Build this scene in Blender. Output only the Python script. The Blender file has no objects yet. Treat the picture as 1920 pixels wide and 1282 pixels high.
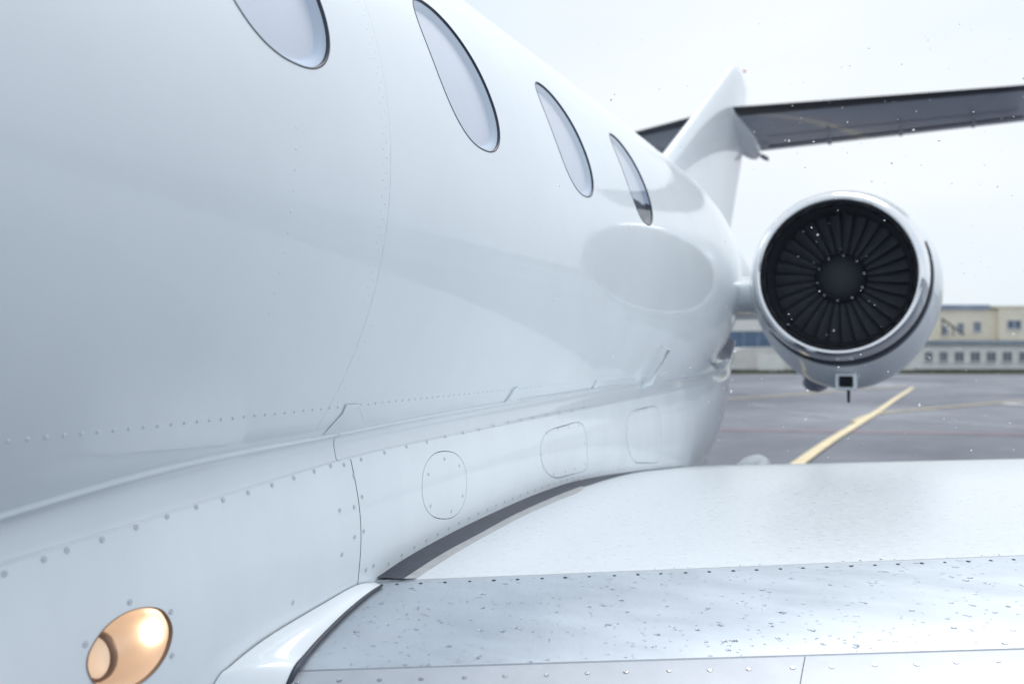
import bpy, bmesh, math, random
import numpy as np
from mathutils import Vector, Matrix

random.seed(7)
rng = np.random.default_rng(7)
scene = bpy.context.scene
COL = scene.collection

# ------------------------------------------------------------------ camera
F, CX, CY = 1867.0, 960.0, 641.0        # focal length and centre in photo pixels (1920 wide)
PSI = math.radians(22.0186)             # camera turned towards the fuselage
TH = math.radians(0.8285)               # camera tilted up
EPS = math.radians(0.4836)              # aircraft stands slightly nose low
CAMH = 1.75
cam = bpy.data.cameras.new('camera')
cam.sensor_width = 36.0
cam.lens = F / 1920.0 * 36.0
cam.clip_start = 0.05
cam.clip_end = 5000
cam.dof.use_dof = True
cam.dof.focus_distance = 2.45
cam.dof.aperture_fstop = 2.8
cam_o = bpy.data.objects.new('camera', cam)
COL.objects.link(cam_o)
cam_o.location = (0, 0, CAMH)
cam_o.rotation_euler = (math.pi / 2 + TH, 0, PSI)
scene.camera = cam_o

# ------------------------------------------------------------------ world: bright overcast
SUN_EL, SUN_AZ = math.radians(55), math.radians(16)     # azimuth measured from +Y towards +X
world = bpy.data.worlds.new('World')
scene.world = world
world.use_nodes = True
wn, wl = world.node_tree.nodes, world.node_tree.links
wn.clear()
w_out = wn.new('ShaderNodeOutputWorld')
w_bg = wn.new('ShaderNodeBackground')
w_bg.inputs['Strength'].default_value = 0.1
sky = wn.new('ShaderNodeTexSky')
sky.sky_type = 'NISHITA'
sky.sun_disc = False
sky.sun_elevation = SUN_EL
sky.sun_rotation = SUN_AZ
sky.air_density = 1.0
sky.dust_density = 4.0
w_tc = wn.new('ShaderNodeTexCoord')
w_map = wn.new('ShaderNodeMapping')
w_map.inputs['Scale'].default_value = (1.0, 1.0, 2.6)
w_noise = wn.new('ShaderNodeTexNoise')
w_noise.inputs['Scale'].default_value = 1.7
w_noise.inputs['Detail'].default_value = 5.0
w_ramp = wn.new('ShaderNodeValToRGB')
w_ramp.color_ramp.elements[0].position = 0.32
w_ramp.color_ramp.elements[0].color = (5.5, 6.5, 7.45, 1)
w_ramp.color_ramp.elements[1].position = 0.70
w_ramp.color_ramp.elements[1].color = (7.1, 7.42, 7.75, 1)
w_mix = wn.new('ShaderNodeMix')
w_mix.data_type = 'RGBA'
w_mix.inputs['Factor'].default_value = 0.90
wl.new(w_tc.outputs['Generated'], w_map.inputs['Vector'])
wl.new(w_map.outputs['Vector'], w_noise.inputs['Vector'])
wl.new(w_noise.outputs['Fac'], w_ramp.inputs['Fac'])
wl.new(sky.outputs['Color'], w_mix.inputs[6])
wl.new(w_ramp.outputs['Color'], w_mix.inputs[7])
wl.new(w_mix.outputs[2], w_bg.inputs['Color'])
wl.new(w_bg.outputs['Background'], w_out.inputs['Surface'])

sun = bpy.data.lights.new('sun', 'SUN')
sun.energy = 1.1
sun.angle = math.radians(30)
sun.color = (1.0, 0.975, 0.94)
sun_o = bpy.data.objects.new('sun', sun)
COL.objects.link(sun_o)
sd = Vector((math.sin(SUN_AZ) * math.cos(SUN_EL), math.cos(SUN_AZ) * math.cos(SUN_EL), math.sin(SUN_EL)))
sun_o.rotation_euler = sd.to_track_quat('Z', 'Y').to_euler()
sun_o.location = sd * 60

vs_ = scene.view_settings
vs_.view_transform = 'Standard'
vs_.look = 'None'
vs_.exposure = 0.45
vs_.gamma = 1.0
scene.render.engine = 'CYCLES'
scene.cycles.use_denoising = True
scene.cycles.max_bounces = 8
scene.cycles.transparent_max_bounces = 12
scene.cycles.sample_clamp_indirect = 6.0

# ------------------------------------------------------------------ helpers: camera geometry
_f = np.array([-math.sin(PSI) * math.cos(TH), math.cos(PSI) * math.cos(TH), math.sin(TH)])
_r = np.array([math.cos(PSI), math.sin(PSI), 0.0])
_u = np.cross(_r, _f)
_c, _s = math.cos(EPS), math.sin(EPS)
RB = np.array([[1, 0, 0], [0, _c, -_s], [0, _s, _c]])      # aircraft axes -> world axes
def wray(px, py): return _f + _r * (px - CX) / F + _u * (CY - py) / F
def ray(px, py): return RB.T @ wray(px, py)
def proj(p):
    w = RB @ np.asarray(p, float); d = w @ _f
    return np.array([CX + F * (w @ _r) / d, CY - F * (w @ _u) / d])
def atX(px, py, v): d = ray(px, py); return d * v / d[0]
def atY(px, py, v): d = ray(px, py); return d * v / d[1]
def atZ(px, py, v): d = ray(px, py); return d * v / d[2]
def on_surface(S, px, py, u, v):
    """the surface parameters whose point is seen at a place of the photograph"""
    e = 1e-4; t = np.array([px, py], float)
    for _ in range(40):
        p = proj(S(u, v)); r = t - p
        if abs(r).max() < 1e-3: break
        J = np.column_stack([(proj(S(u + e, v)) - p) / e, (proj(S(u, v + e)) - p) / e])
        try: s = np.linalg.solve(J, r)
        except np.linalg.LinAlgError: break
        s = np.clip(s, -0.25, 0.25)
        u += s[0]; v += s[1]
    return u, v

# ------------------------------------------------------------------ helpers: objects
ROOT_LOC = np.array([-2.05, 3.0, 0.0])
def to_local(p): return tuple(RB @ np.asarray(p, float) + np.array([0, 0, CAMH]) - ROOT_LOC)
def tag(o, label=None, cat=None, group=None, kind=None):
    if label: o['label'] = label
    if cat: o['category'] = cat
    if group: o['group'] = group
    if kind: o['kind'] = kind
    return o
def mesh_obj(name, verts, faces, mats, parent=None, smooth=True, air=True, normals=None, fmat=None):
    me = bpy.data.meshes.new(name)
    vv = [to_local(v) for v in verts] if air else [tuple(map(float, v)) for v in verts]
    me.from_pydata(vv, [], faces)
    if not isinstance(mats, (list, tuple)): mats = [mats]
    for m in mats: me.materials.append(m)
    if fmat is not None: me.polygons.foreach_set('material_index', fmat)
    me.polygons.foreach_set('use_smooth', [smooth] * len(me.polygons))
    me.update()
    if normals is not None:
        nn = [tuple(RB @ np.asarray(n, float)) if air else tuple(n) for n in normals]
        me.normals_split_custom_set_from_vertices(nn)
    o = bpy.data.objects.new(name, me)
    COL.objects.link(o)
    if parent is not None: o.parent = parent
    return o
def place(name, me, loc, quat, parent, scale=1.0):
    """a copy of a shared mesh at an aircraft point"""
    o = bpy.data.objects.new(name, me)
    COL.objects.link(o)
    o.parent = parent
    o.location = to_local(loc)
    o.rotation_mode = 'QUATERNION'
    o.rotation_quaternion = quat
    o.scale = (scale,) * 3
    return o
def quat_of(n, spin=0.0):
    n = Vector(RB @ np.asarray(n, float)).normalized()
    return n.to_track_quat('Z', 'Y') @ Matrix.Rotation(spin, 3, 'Z').to_quaternion()

class MB:
    def __init__(s): s.v = []; s.f = []; s.m = []
    def add(s, vs, fs, m=0):
        b = len(s.v); s.v += [np.asarray(x, float) for x in vs]
        for f in fs: s.f.append([b + i for i in f]); s.m.append(m)
    def box(s, lo, hi, m=0):
        (a, b, c), (d, e, f) = lo, hi
        s.add([(a, b, c), (d, b, c), (d, e, c), (a, e, c), (a, b, f), (d, b, f), (d, e, f), (a, e, f)],
              [(0, 3, 2, 1), (4, 5, 6, 7), (0, 1, 5, 4), (1, 2, 6, 5), (2, 3, 7, 6), (3, 0, 4, 7)], m)
    def loft(s, rings, close_u=True, cap0=False, cap1=False, m=0):
        n = len(rings[0]); vs = [p for r in rings for p in r]; fs = []
        for i in range(len(rings) - 1):
            for j in range(n if close_u else n - 1):
                k = (j + 1) % n
                fs.append((i * n + j, i * n + k, (i + 1) * n + k, (i + 1) * n + j))
        if cap0: fs.append(tuple(range(n))[::-1])
        if cap1: fs.append(tuple((len(rings) - 1) * n + j for j in range(n)))
        s.add(vs, fs, m)
    def tube(s, pts, r, n=8, m=0):
        pts = [np.asarray(p, float) for p in pts]; rings = []
        for i, p in enumerate(pts):
            t = pts[min(i + 1, len(pts) - 1)] - pts[max(i - 1, 0)]; t /= np.linalg.norm(t)
            a = np.cross(t, (0, 0, 1)) if abs(t[2]) < .9 else np.cross(t, (1, 0, 0)); a /= np.linalg.norm(a)
            b = np.cross(t, a); rr = r[i] if hasattr(r, '__len__') else r
            rings.append([p + rr * (a * math.cos(q) + b * math.sin(q)) for q in np.linspace(0, 2 * math.pi, n, endpoint=False)])
        s.loft(rings, True, True, True, m)
    def obj(s, name, mats, parent=None, **k): return mesh_obj(name, s.v, s.f, mats, parent, fmat=s.m, **k)

def catmull(P, t):
    P = np.asarray(P, float); n = len(P); t = min(max(t, 0), n - 1 - 1e-9); i = int(t); q = t - i
    p1, p2 = P[i], P[i + 1]
    p0 = P[i - 1] if i > 0 else 2 * p1 - p2
    p3 = P[i + 2] if i + 2 < n else 2 * p2 - p1
    return .5 * (2 * p1 + (p2 - p0) * q + (2 * p0 - 5 * p1 + 4 * p2 - p3) * q * q + (3 * p1 - p0 - 3 * p2 + p3) * q ** 3)
def closed_curve(P, n=120):
    P = np.asarray(P, float); m = len(P); out = []
    for k in range(n):
        t = k * m / n; i = int(t); q = t - i
        p0, p1, p2, p3 = P[(i - 1) % m], P[i % m], P[(i + 1) % m], P[(i + 2) % m]
        out.append(.5 * (2 * p1 + (p2 - p0) * q + (2 * p0 - 5 * p1 + 4 * p2 - p3) * q * q + (3 * p1 - p0 - 3 * p2 + p3) * q ** 3))
    return np.array(out)
class Curve:
    """smoothed function of y through a table"""
    def __init__(s, y, z, sig=.15):
        o = np.argsort(y); y = np.asarray(y, float)[o]; z = np.asarray(z, float)[o]
        s.g = np.arange(y[0] - 1.5, y[-1] + 1.5, .02)
        v = np.interp(s.g, y, z)
        l = s.g < y[0]; v[l] = z[0] + (s.g[l] - y[0]) * (z[1] - z[0]) / (y[1] - y[0])
        r = s.g > y[-1]; v[r] = z[-1] + (s.g[r] - y[-1]) * (z[-1] - z[-2]) / (y[-1] - y[-2])
        k = np.arange(-int(3 * sig / .02), int(3 * sig / .02) + 1) * .02
        w = np.exp(-.5 * (k / sig) ** 2); w /= w.sum(); h = len(k) // 2
        s.v = np.convolve(np.concatenate([v[0] + (np.arange(-h, 0)) * (v[1] - v[0]), v, v[-1] + np.arange(1, h + 1) * (v[-1] - v[-2])]), w, 'valid')
    def __call__(s, y): return float(np.interp(y, s.g, s.v))

def surf_normal(S, u, v, flip=1, eu=1e-3, ev=1e-3):
    a = S(u + eu, v) - S(u - eu, v); b = S(u, v + ev) - S(u, v - ev); n = np.cross(a, b) * flip
    return n / (np.linalg.norm(n) + 1e-12)
def grid_mesh(S, us, vs, holes=(), flip=1, eu=1e-3, ev=1e-3, rings=5):
    """surface S(u,v) on a grid, with shaped holes; returns verts, faces, normals and each hole's rim in (u,v)"""
    us, vs = list(us), list(vs); nu, nv = len(us), len(vs)
    V = []; UV = []; idx = {}; Fc = []; rims = []
    def inside(i, j): return any(h[0] < i < h[1] and h[2] < j < h[3] for h in holes)
    def put(u, v): V.append(S(u, v)); UV.append((u, v)); return len(V) - 1
    for i in range(nu):
        for j in range(nv):
            if not inside(i, j): idx[i, j] = put(us[i], vs[j])
    def q(a, b, c, d): Fc.append((a, b, c, d) if flip > 0 else (d, c, b, a))
    for i in range(nu - 1):
        for j in range(nv - 1):
            if any(h[0] <= i < h[1] and h[2] <= j < h[3] for h in holes): continue
            q(idx[i, j], idx[i + 1, j], idx[i + 1, j + 1], idx[i, j + 1])
    for i0, i1, j0, j1, outl in holes:
        loop = [(i, j0) for i in range(i0, i1)] + [(i1, j) for j in range(j0, j1)] + [(i, j1) for i in range(i1, i0, -1)] + [(i0, j) for j in range(j1, j0, -1)]
        O = np.asarray(outl); c = (O.max(0) + O.min(0)) / 2; sc = np.array([us[i1] - us[i0], vs[j1] - vs[j0]]) / 2
        A = (O - c) / sc; ang = np.unwrap(np.arctan2(A[:, 1], A[:, 0])); 
        if ang[-1] < ang[0]: O = O[::-1]; A = A[::-1]; ang = np.unwrap(np.arctan2(A[:, 1], A[:, 0]))
        ang3 = np.concatenate([ang - 2 * math.pi, ang, ang + 2 * math.pi, ang + 4 * math.pi]); O3 = np.concatenate([O, O, O, O])
        prev = [idx[k] for k in loop]; base = np.array([(us[i], vs[j]) for i, j in loop])
        b = (base - c) / sc; ba = np.arctan2(b[:, 1], b[:, 0])
        inner = np.column_stack([np.interp(ba, ang3, O3[:, 0]), np.interp(ba, ang3, O3[:, 1])])
        n = len(loop)
        for k in range(1, rings + 1):
            t = 1 - (1 - k / rings) ** 1.4
            cur = [put(*(base[m] * (1 - t) + inner[m] * t)) for m in range(n)]
            for m in range(n): q(prev[m], prev[(m + 1) % n], cur[(m + 1) % n], cur[m])
            prev = cur
        rims.append(inner)
    N = [surf_normal(S, u, v, flip, eu, ev) for u, v in UV]
    return V, Fc, N, rims
def disc_patch(S, rim, flip=1, shrink=1.0, off=0.0, rings=5, eu=1e-3, ev=1e-3, flange=0.0):
    """plate filling a rim, offset along the normal"""
    rim = np.asarray(rim); c = (rim.max(0) + rim.min(0)) / 2; n = len(rim); V = []; N = []; Fc = []
    def pt(u, v, o):
        nn = surf_normal(S, u, v, flip, eu, ev); V.append(S(u, v) + nn * o); N.append(nn); return len(V) - 1
    k0 = pt(c[0], c[1], off); prev = None
    for r in range(1, rings + 1):
        cur = [pt(*(c + (p - c) * shrink * r / rings), off) for p in rim]
        for m in range(n):
            a = (k0, cur[m], cur[(m + 1) % n]) if prev is None else (prev[m], cur[m], cur[(m + 1) % n], prev[(m + 1) % n])
            Fc.append(a if flip > 0 else a[::-1])
        prev = cur
    if flange:
        cur = [pt(*(c + (p - c) * shrink), off - flange) for p in rim]
        for m in range(n):
            a = (prev[m], cur[m], cur[(m + 1) % n], prev[(m + 1) % n]); Fc.append(a if flip > 0 else a[::-1])
    return V, Fc, N
def rim_wall(S, rim, flip=1, o0=0.0, o1=-.05, s0=1.0, s1=1.0, eu=1e-3, ev=1e-3, mid=None):
    rim = np.asarray(rim); c = (rim.max(0) + rim.min(0)) / 2; n = len(rim); mb = MB(); R_ = []
    seq = [(s0, o0), (s1, o1)] if mid is None else mid
    for s_, o_ in seq:
        R_.append([S(*(c + (p - c) * s_)) + surf_normal(S, *(c + (p - c) * s_), flip, eu, ev) * o_ for p in rim])
    mb.loft(R_)
    return mb

# ------------------------------------------------------------------ materials
def new_mat(name):
    m = bpy.data.materials.new(name); m.use_nodes = True; return m, m.node_tree.nodes, m.node_tree.links, m.node_tree.nodes['Principled BSDF']
def pbr(name, col, rough=.5, metal=0.0, coat=0.0, coat_r=.03, spec=.5, var=0.0, vscale=6.0, bump=0.0, bscale=40.0, stretch=(1, 1, 1), emis=None, estr=0.0, rvar=0.0, bdist=.002):
    m, n, l, p = new_mat(name)
    p.inputs['Base Color'].default_value = (*col, 1); p.inputs['Roughness'].default_value = rough
    p.inputs['Metallic'].default_value = metal; p.inputs['Coat Weight'].default_value = coat
    p.inputs['Coat Roughness'].default_value = coat_r; p.inputs['Specular IOR Level'].default_value = spec
    if emis: p.inputs['Emission Color'].default_value = (*emis, 1); p.inputs['Emission Strength'].default_value = estr
    tc = n.new('ShaderNodeTexCoord'); mp = n.new('ShaderNodeMapping'); mp.inputs['Scale'].default_value = stretch
    l.new(tc.outputs['Object'], mp.inputs['Vector'])
    if var or rvar:
        t = n.new('ShaderNodeTexNoise'); t.inputs['Scale'].default_value = vscale; t.inputs['Detail'].default_value = 6; t.inputs['Roughness'].default_value = .6
        l.new(mp.outputs['Vector'], t.inputs['Vector'])
        if var:
            r = n.new('ShaderNodeValToRGB'); r.color_ramp.elements[0].position = .3; r.color_ramp.elements[1].position = .7
            r.color_ramp.elements[0].color = (*[c * (1 - var) for c in col], 1); r.color_ramp.elements[1].color = (*[min(1, c * (1 + var)) for c in col], 1)
            l.new(t.outputs['Fac'], r.inputs['Fac']); l.new(r.outputs['Color'], p.inputs['Base Color'])
        if rvar:
            a = n.new('ShaderNodeMapRange'); a.inputs['From Min'].default_value = .3; a.inputs['From Max'].default_value = .7
            a.inputs['To Min'].default_value = max(0, rough - rvar); a.inputs['To Max'].default_value = rough + rvar
            l.new(t.outputs['Fac'], a.inputs['Value']); l.new(a.outputs['Result'], p.inputs['Roughness'])
    if bump:
        b = n.new('ShaderNodeBump'); b.inputs['Strength'].default_value = bump; b.inputs['Distance'].default_value = bdist
        t2 = n.new('ShaderNodeTexNoise'); t2.inputs['Scale'].default_value = bscale; t2.inputs['Detail'].default_value = 4
        l.new(mp.outputs['Vector'], t2.inputs['Vector']); l.new(t2.outputs['Fac'], b.inputs['Height'])
        l.new(b.outputs['Normal'], p.inputs['Normal'])
        if coat: l.new(b.outputs['Normal'], p.inputs['Coat Normal'])
    return m
M = {}
M['paint'] = pbr('white_aircraft_paint', (.86, .905, .935), .40, coat=.60, coat_r=.03, var=.03, vscale=2.2, bump=.42, bscale=2.4, bdist=.004)
_n, _l = M['paint'].node_tree.nodes, M['paint'].node_tree.links      # rain runs: streaks of duller gloss down the skin
_tc = _n.new('ShaderNodeTexCoord'); _mp = _n.new('ShaderNodeMapping'); _mp.inputs['Scale'].default_value = (3.0, 14.0, 1.1)
_t = _n.new('ShaderNodeTexNoise'); _t.inputs['Scale'].default_value = 2.0; _t.inputs['Detail'].default_value = 7
_m = _n.new('ShaderNodeMapRange'); _m.inputs['From Min'].default_value = .42; _m.inputs['From Max'].default_value = .72; _m.inputs['To Min'].default_value = .018; _m.inputs['To Max'].default_value = .16
_l.new(_tc.outputs['Object'], _mp.inputs['Vector']); _l.new(_mp.outputs['Vector'], _t.inputs['Vector']); _l.new(_t.outputs['Fac'], _m.inputs['Value']); _l.new(_m.outputs['Result'], _n['Principled BSDF'].inputs['Coat Roughness'])
M['fairing'] = pbr('white_fairing_paint', (.86, .905, .935), .42, coat=.60, coat_r=.06, var=.035, vscale=5, bump=.3, bscale=5.0, bdist=.003, stretch=(1, 1, .25))
M['belt'] = pbr('grey_white_belt_paint', (.80, .84, .87), .34, coat=.8, coat_r=.06, var=.03, vscale=5)
M['wing_white'] = pbr('wet_white_wing_paint', (.73, .77, .80), .34, coat=.35, coat_r=.2, var=.03, vscale=90, stretch=(.5, 1.0, 1), bump=.40, bscale=170, bdist=.0010, rvar=.10)
M['wing_metal'] = pbr('satin_bare_metal', (.48, .53, .59), .36, metal=.5, coat=.15, coat_r=.25, var=.06, vscale=10, stretch=(.4, 1, 1), bump=.12, bscale=200, bdist=.0006, rvar=.06)
M['deice'] = pbr('grey_porous_strip', (.46, .49, .54), .46, metal=.3, var=.05, vscale=14, bump=.2, bscale=300, bdist=.0006)
M['seal'] = pbr('dark_blue_rubber_and_lip_reflection', (.028, .036, .058), .42, var=.25, vscale=25, bump=.3, bscale=60)
M['sealant'] = pbr('grey_sealant', (.45, .45, .46), .5, var=.12, vscale=30)
M['gap'] = pbr('dark_gap', (.035, .04, .05), .8)
M['seam'] = pbr('grey_paint_seam', (.77, .80, .83), .45)
M['rim'] = pbr('window_seal_rubber', (.03, .037, .06), .45)
M['reveal'] = pbr('pale_window_liner', (.56, .645, .75), .55, spec=.2)
M['shade'] = pbr('lilac_window_shade', (.70, .725, .79), .55, var=.03, vscale=5)
M['cabin'] = pbr('dark_window_end', (.03, .04, .06), .6)  # dark colour for the lower end of the last window's shade and liner
M['chrome'] = pbr('polished_lip_metal', (.86, .86, .87), .07, metal=1.0, rvar=.03, vscale=9)
M['duct'] = pbr('dark_intake_duct', (.022, .025, .032), .6, var=.2, vscale=8)
M['fan'] = pbr('dark_titanium_blade', (.036, .041, .052), .6, metal=.1, var=.15, vscale=12)
M['spinner'] = pbr('grey_spinner', (.017, .021, .028), .75)
M['screw'] = pbr('painted_screw', (.70, .73, .77), .4, metal=.2)
M['screw_line'] = pbr('painted_screw_slot', (.36, .39, .43), .6)
M['screw_dark'] = pbr('screw_slot', (.10, .11, .13), .6)
M['steel'] = pbr('bright_screw_steel', (.72, .73, .75), .22, metal=1.0)
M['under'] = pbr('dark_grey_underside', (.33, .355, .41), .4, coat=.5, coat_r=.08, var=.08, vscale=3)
M['lead'] = pbr('black_leading_edge_boot', (.032, .033, .038), .42, var=.2, vscale=6)
M['tyre'] = pbr('black_tyre', (.02, .02, .022), .8)
M['bowl'] = pbr('warm_lamp_bowl', (.82, .70, .60), .45, metal=.2, coat=.4, coat_r=.1)
M['lamp_ring'] = pbr('brown_lamp_ring', (.27, .17, .12), .4)
M['bulb'] = pbr('lit_bulb', (1, .9, .75), .5, emis=(1.0, .85, .66), estr=5.5)
M['lamp_face'] = pbr('warm_lamp_lens', (.85, .78, .70), .25, coat=1, emis=(1.0, .80, .62), estr=.35)
M['beacon'] = pbr('red_beacon', (.7, .06, .04), .3)
M['snow'] = bpy.data.materials.new('snow_flake'); M['snow'].use_nodes = True
_n, _l = M['snow'].node_tree.nodes, M['snow'].node_tree.links; _n.clear()
_o = _n.new('ShaderNodeOutputMaterial'); _d = _n.new('ShaderNodeBsdfDiffuse'); _t = _n.new('ShaderNodeBsdfTranslucent'); _x = _n.new('ShaderNodeMixShader')
_d.inputs['Color'].default_value = (.97, .97, .98, 1); _t.inputs['Color'].default_value = (.97, .97, .98, 1); _x.inputs['Fac'].default_value = .5
_l.new(_d.outputs[0], _x.inputs[1]); _l.new(_t.outputs[0], _x.inputs[2]); _l.new(_x.outputs[0], _o.inputs['Surface'])

def glass_mat(name, tint, ior=1.45, extra=0.0):
    m = bpy.data.materials.new(name); m.use_nodes = True; n, l = m.node_tree.nodes, m.node_tree.links
    n.clear(); o = n.new('ShaderNodeOutputMaterial'); mix = n.new('ShaderNodeMixShader'); t = n.new('ShaderNodeBsdfTransparent'); g = n.new('ShaderNodeBsdfGlossy')
    fr = n.new('ShaderNodeFresnel'); fr.inputs['IOR'].default_value = ior
    t.inputs['Color'].default_value = (*tint, 1); g.inputs['Roughness'].default_value = .02
    ge = n.new('ShaderNodeNewGeometry'); iv = n.new('ShaderNodeMath'); iv.operation = 'SUBTRACT'; iv.inputs[0].default_value = 1.0; mu = n.new('ShaderNodeMath'); mu.operation = 'MULTIPLY'
    l.new(ge.outputs['Backfacing'], iv.inputs[1]); l.new(fr.outputs['Fac'], mu.inputs[0]); l.new(iv.outputs[0], mu.inputs[1])     # a thin sheet: no total reflection from within
    l.new(mu.outputs[0], mix.inputs['Fac']); l.new(t.outputs['BSDF'], mix.inputs[1]); l.new(g.outputs['BSDF'], mix.inputs[2]); l.new(mix.outputs['Shader'], o.inputs['Surface'])
    return m
M['pane'] = glass_mat('cabin_glass', (.97, .98, 1.0), 1.45)
M['lens'] = glass_mat('lamp_glass', (1.0, .93, .86), 1.3)
m, n, l, p = new_mat('water_drop')
p.inputs['Base Color'].default_value = (.92, .94, .97, 1); p.inputs['Roughness'].default_value = .02; p.inputs['IOR'].default_value = 1.33
p.inputs['Transmission Weight'].default_value = 1.0
M['bead'] = m
M['water'] = glass_mat('water_bead', (.93, .95, .97), 1.42)

# wet tarmac
m, n, l, p = new_mat('wet_tarmac')
tc = n.new('ShaderNodeTexCoord'); t1 = n.new('ShaderNodeTexNoise'); t1.inputs['Scale'].default_value = .09; t1.inputs['Detail'].default_value = 8; t1.inputs['Roughness'].default_value = .65
mp = n.new('ShaderNodeMapping'); mp.inputs['Scale'].default_value = (1, .45, 1); mp.inputs['Rotation'].default_value = (0, 0, math.radians(-60))
l.new(tc.outputs['Object'], mp.inputs['Vector']); l.new(mp.outputs['Vector'], t1.inputs['Vector'])
r = n.new('ShaderNodeValToRGB'); r.color_ramp.elements[0].position = .35; r.color_ramp.elements[1].position = .68
r.color_ramp.elements[0].color = (.060, .072, .102, 1); r.color_ramp.elements[1].color = (.112, .129, .175, 1)
l.new(t1.outputs['Fac'], r.inputs['Fac']); l.new(r.outputs['Color'], p.inputs['Base Color'])
a = n.new('ShaderNodeMapRange'); a.inputs['From Min'].default_value = .35; a.inputs['From Max'].default_value = .65; a.inputs['To Min'].default_value = .66; a.inputs['To Max'].default_value = .26
l.new(t1.outputs['Fac'], a.inputs['Value']); l.new(a.outputs['Result'], p.inputs['Roughness'])
t2 = n.new('ShaderNodeTexNoise'); t2.inputs['Scale'].default_value = 60; b = n.new('ShaderNodeBump'); b.inputs['Strength'].default_value = .25; b.inputs['Distance'].default_value = .01
l.new(tc.outputs['Object'], t2.inputs['Vector']); l.new(t2.outputs['Fac'], b.inputs['Height']); l.new(b.outputs['Normal'], p.inputs['Normal'])
M['tarmac'] = m
M['yellow'] = pbr('worn_yellow_paint', (.80, .65, .38), .5, var=.2, vscale=3)
M['yellow2'] = pbr('faded_yellow_paint', (.62, .50, .28), .5, var=.3, vscale=2)
M['white_line'] = pbr('worn_white_paint', (.52, .52, .57), .5, var=.35, vscale=2)
M['white_bright'] = pbr('white_marking_paint', (.75, .75, .76), .5, var=.1, vscale=2)
M['red_line'] = pbr('worn_red_paint', (.52, .15, .19), .5, var=.3, vscale=2)
M['grass'] = pbr('dull_grass', (.075, .085, .035), .9, var=.5, vscale=.8, bump=1, bscale=8, bdist=.1)
M['plaster_w'] = pbr('dirty_white_plaster', (.88, .875, .86), .8, var=.09, vscale=.9, bump=.3, bscale=5, bdist=.02)
M['plaster_b'] = pbr('beige_plaster', (.86, .77, .60), .8, var=.07, vscale=.5)
M['roof_blue'] = pbr('blue_grey_roofing', (.30, .35, .45), .5, var=.2, vscale=.7)
M['clad_blue'] = pbr('blue_cladding', (.10, .17, .28), .5, var=.2, vscale=.6)
M['glass_far'] = pbr('far_window_glass', (.10, .13, .19), .2, spec=.8)
M['frame_w'] = pbr('white_window_frame', (.68, .68, .66), .6)
M['dome'] = pbr('pale_hangar_sheet', (.74, .72, .70), .7, var=.1, vscale=.6)
M['dark_steel'] = pbr('dark_steel', (.06, .065, .08), .5, metal=.3)
M['foliage'] = pbr('bare_wood_brown', (.06, .055, .04), .9, var=.3, vscale=1)

# ------------------------------------------------------------------ ground
def ground_pt(px, py):
    d = wray(px, py); k = -CAMH / d[2]; return np.array([d[0] * k, d[1] * k])
mb = MB()
gx = [-1500, -200, -60, -20, -5, 10, 30, 80, 200, 1500]; gy = [-1500, -200, -60, -20, 0, 20, 50, 120, 300, 2500]
mb.add([(x, y, 0) for y in gy for x in gx], [(j * 10 + i, j * 10 + i + 1, (j + 1) * 10 + i + 1, (j + 1) * 10 + i) for j in range(9) for i in range(9)])
tag(mb.obj('tarmac', M['tarmac'], air=False), 'wet grey airport tarmac with painted lines', kind='structure')
def line_marking(name, pts, width, mat, z, label):
    z = z + .018
    P = [ground_pt(*p) for p in pts]; Q = []
    for i in range(len(P) - 1):
        for k in range(6): Q.append(catmull(P, i + k / 6))
    Q.append(P[-1]); L = []; R_ = []
    for i, p in enumerate(Q):
        t = Q[min(i + 1, len(Q) - 1)] - Q[max(i - 1, 0)]; t = t / np.linalg.norm(t); nn = np.array([-t[1], t[0]])
        L.append((*(p + nn * width / 2), z)); R_.append((*(p - nn * width / 2), z))
    mb = MB(); mb.add(L + R_, [(len(Q) + i, len(Q) + i + 1, i + 1, i) for i in range(len(Q) - 1)])
    return tag(mb.obj(name, mat, air=False), label, kind='structure')
line_marking('yellow_taxi_line', [(1330, 985), (1420, 925), (1495, 872), (1560, 826), (1640, 776), (1680, 748), (1712, 727)], .22, M['yellow'], .012, 'wide yellow taxi line running away under the engine')
line_marking('curving_yellow_line', [(1600, 792), (1640, 777), (1720, 769), (1820, 760), (1925, 752), (2200, 735)], .22, M['yellow2'], .008, 'faded yellow line branching off to the right')
line_marking('faint_yellow_line', [(1250, 751), (1385, 747), (1480, 741), (1580, 732), (1700, 724)], .30, M['yellow2'], .008, 'faint yellow line crossing behind the engine')
line_marking('red_line', [(1200, 803), (1360, 807), (1560, 810), (1760, 813), (1950, 817), (2300, 824)], .14, M['red_line'], .004, 'thin worn red boundary line across the tarmac')
line_marking('white_edge_line', [(1630, 783), (1760, 792), (1920, 803), (2200, 822)], .13, M['white_line'], .004, 'worn white line slanting away to the right')
line_marking('white_dash', [(1410, 760), (1455, 763)], .35, M['white_line'], .004, 'short worn white dash beside the tail fairing')
line_marking('white_dash', [(1480, 775), (1560, 783)], .2, M['white_line'], .004, 'longer worn white dash under the engine')
c0 = ground_pt(1921, 759); mb = MB(); R_ = []
for rr in (.34, .75): R_.append([(c0[0] + rr * math.cos(q), c0[1] + rr * math.sin(q), .034) for q in np.linspace(0, 2 * math.pi, 32, endpoint=False)])
mb.loft(R_[::-1]); tag(mb.obj('ring_marking', M['white_bright'], air=False), 'white painted ring on the tarmac at far right', kind='structure')

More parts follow.
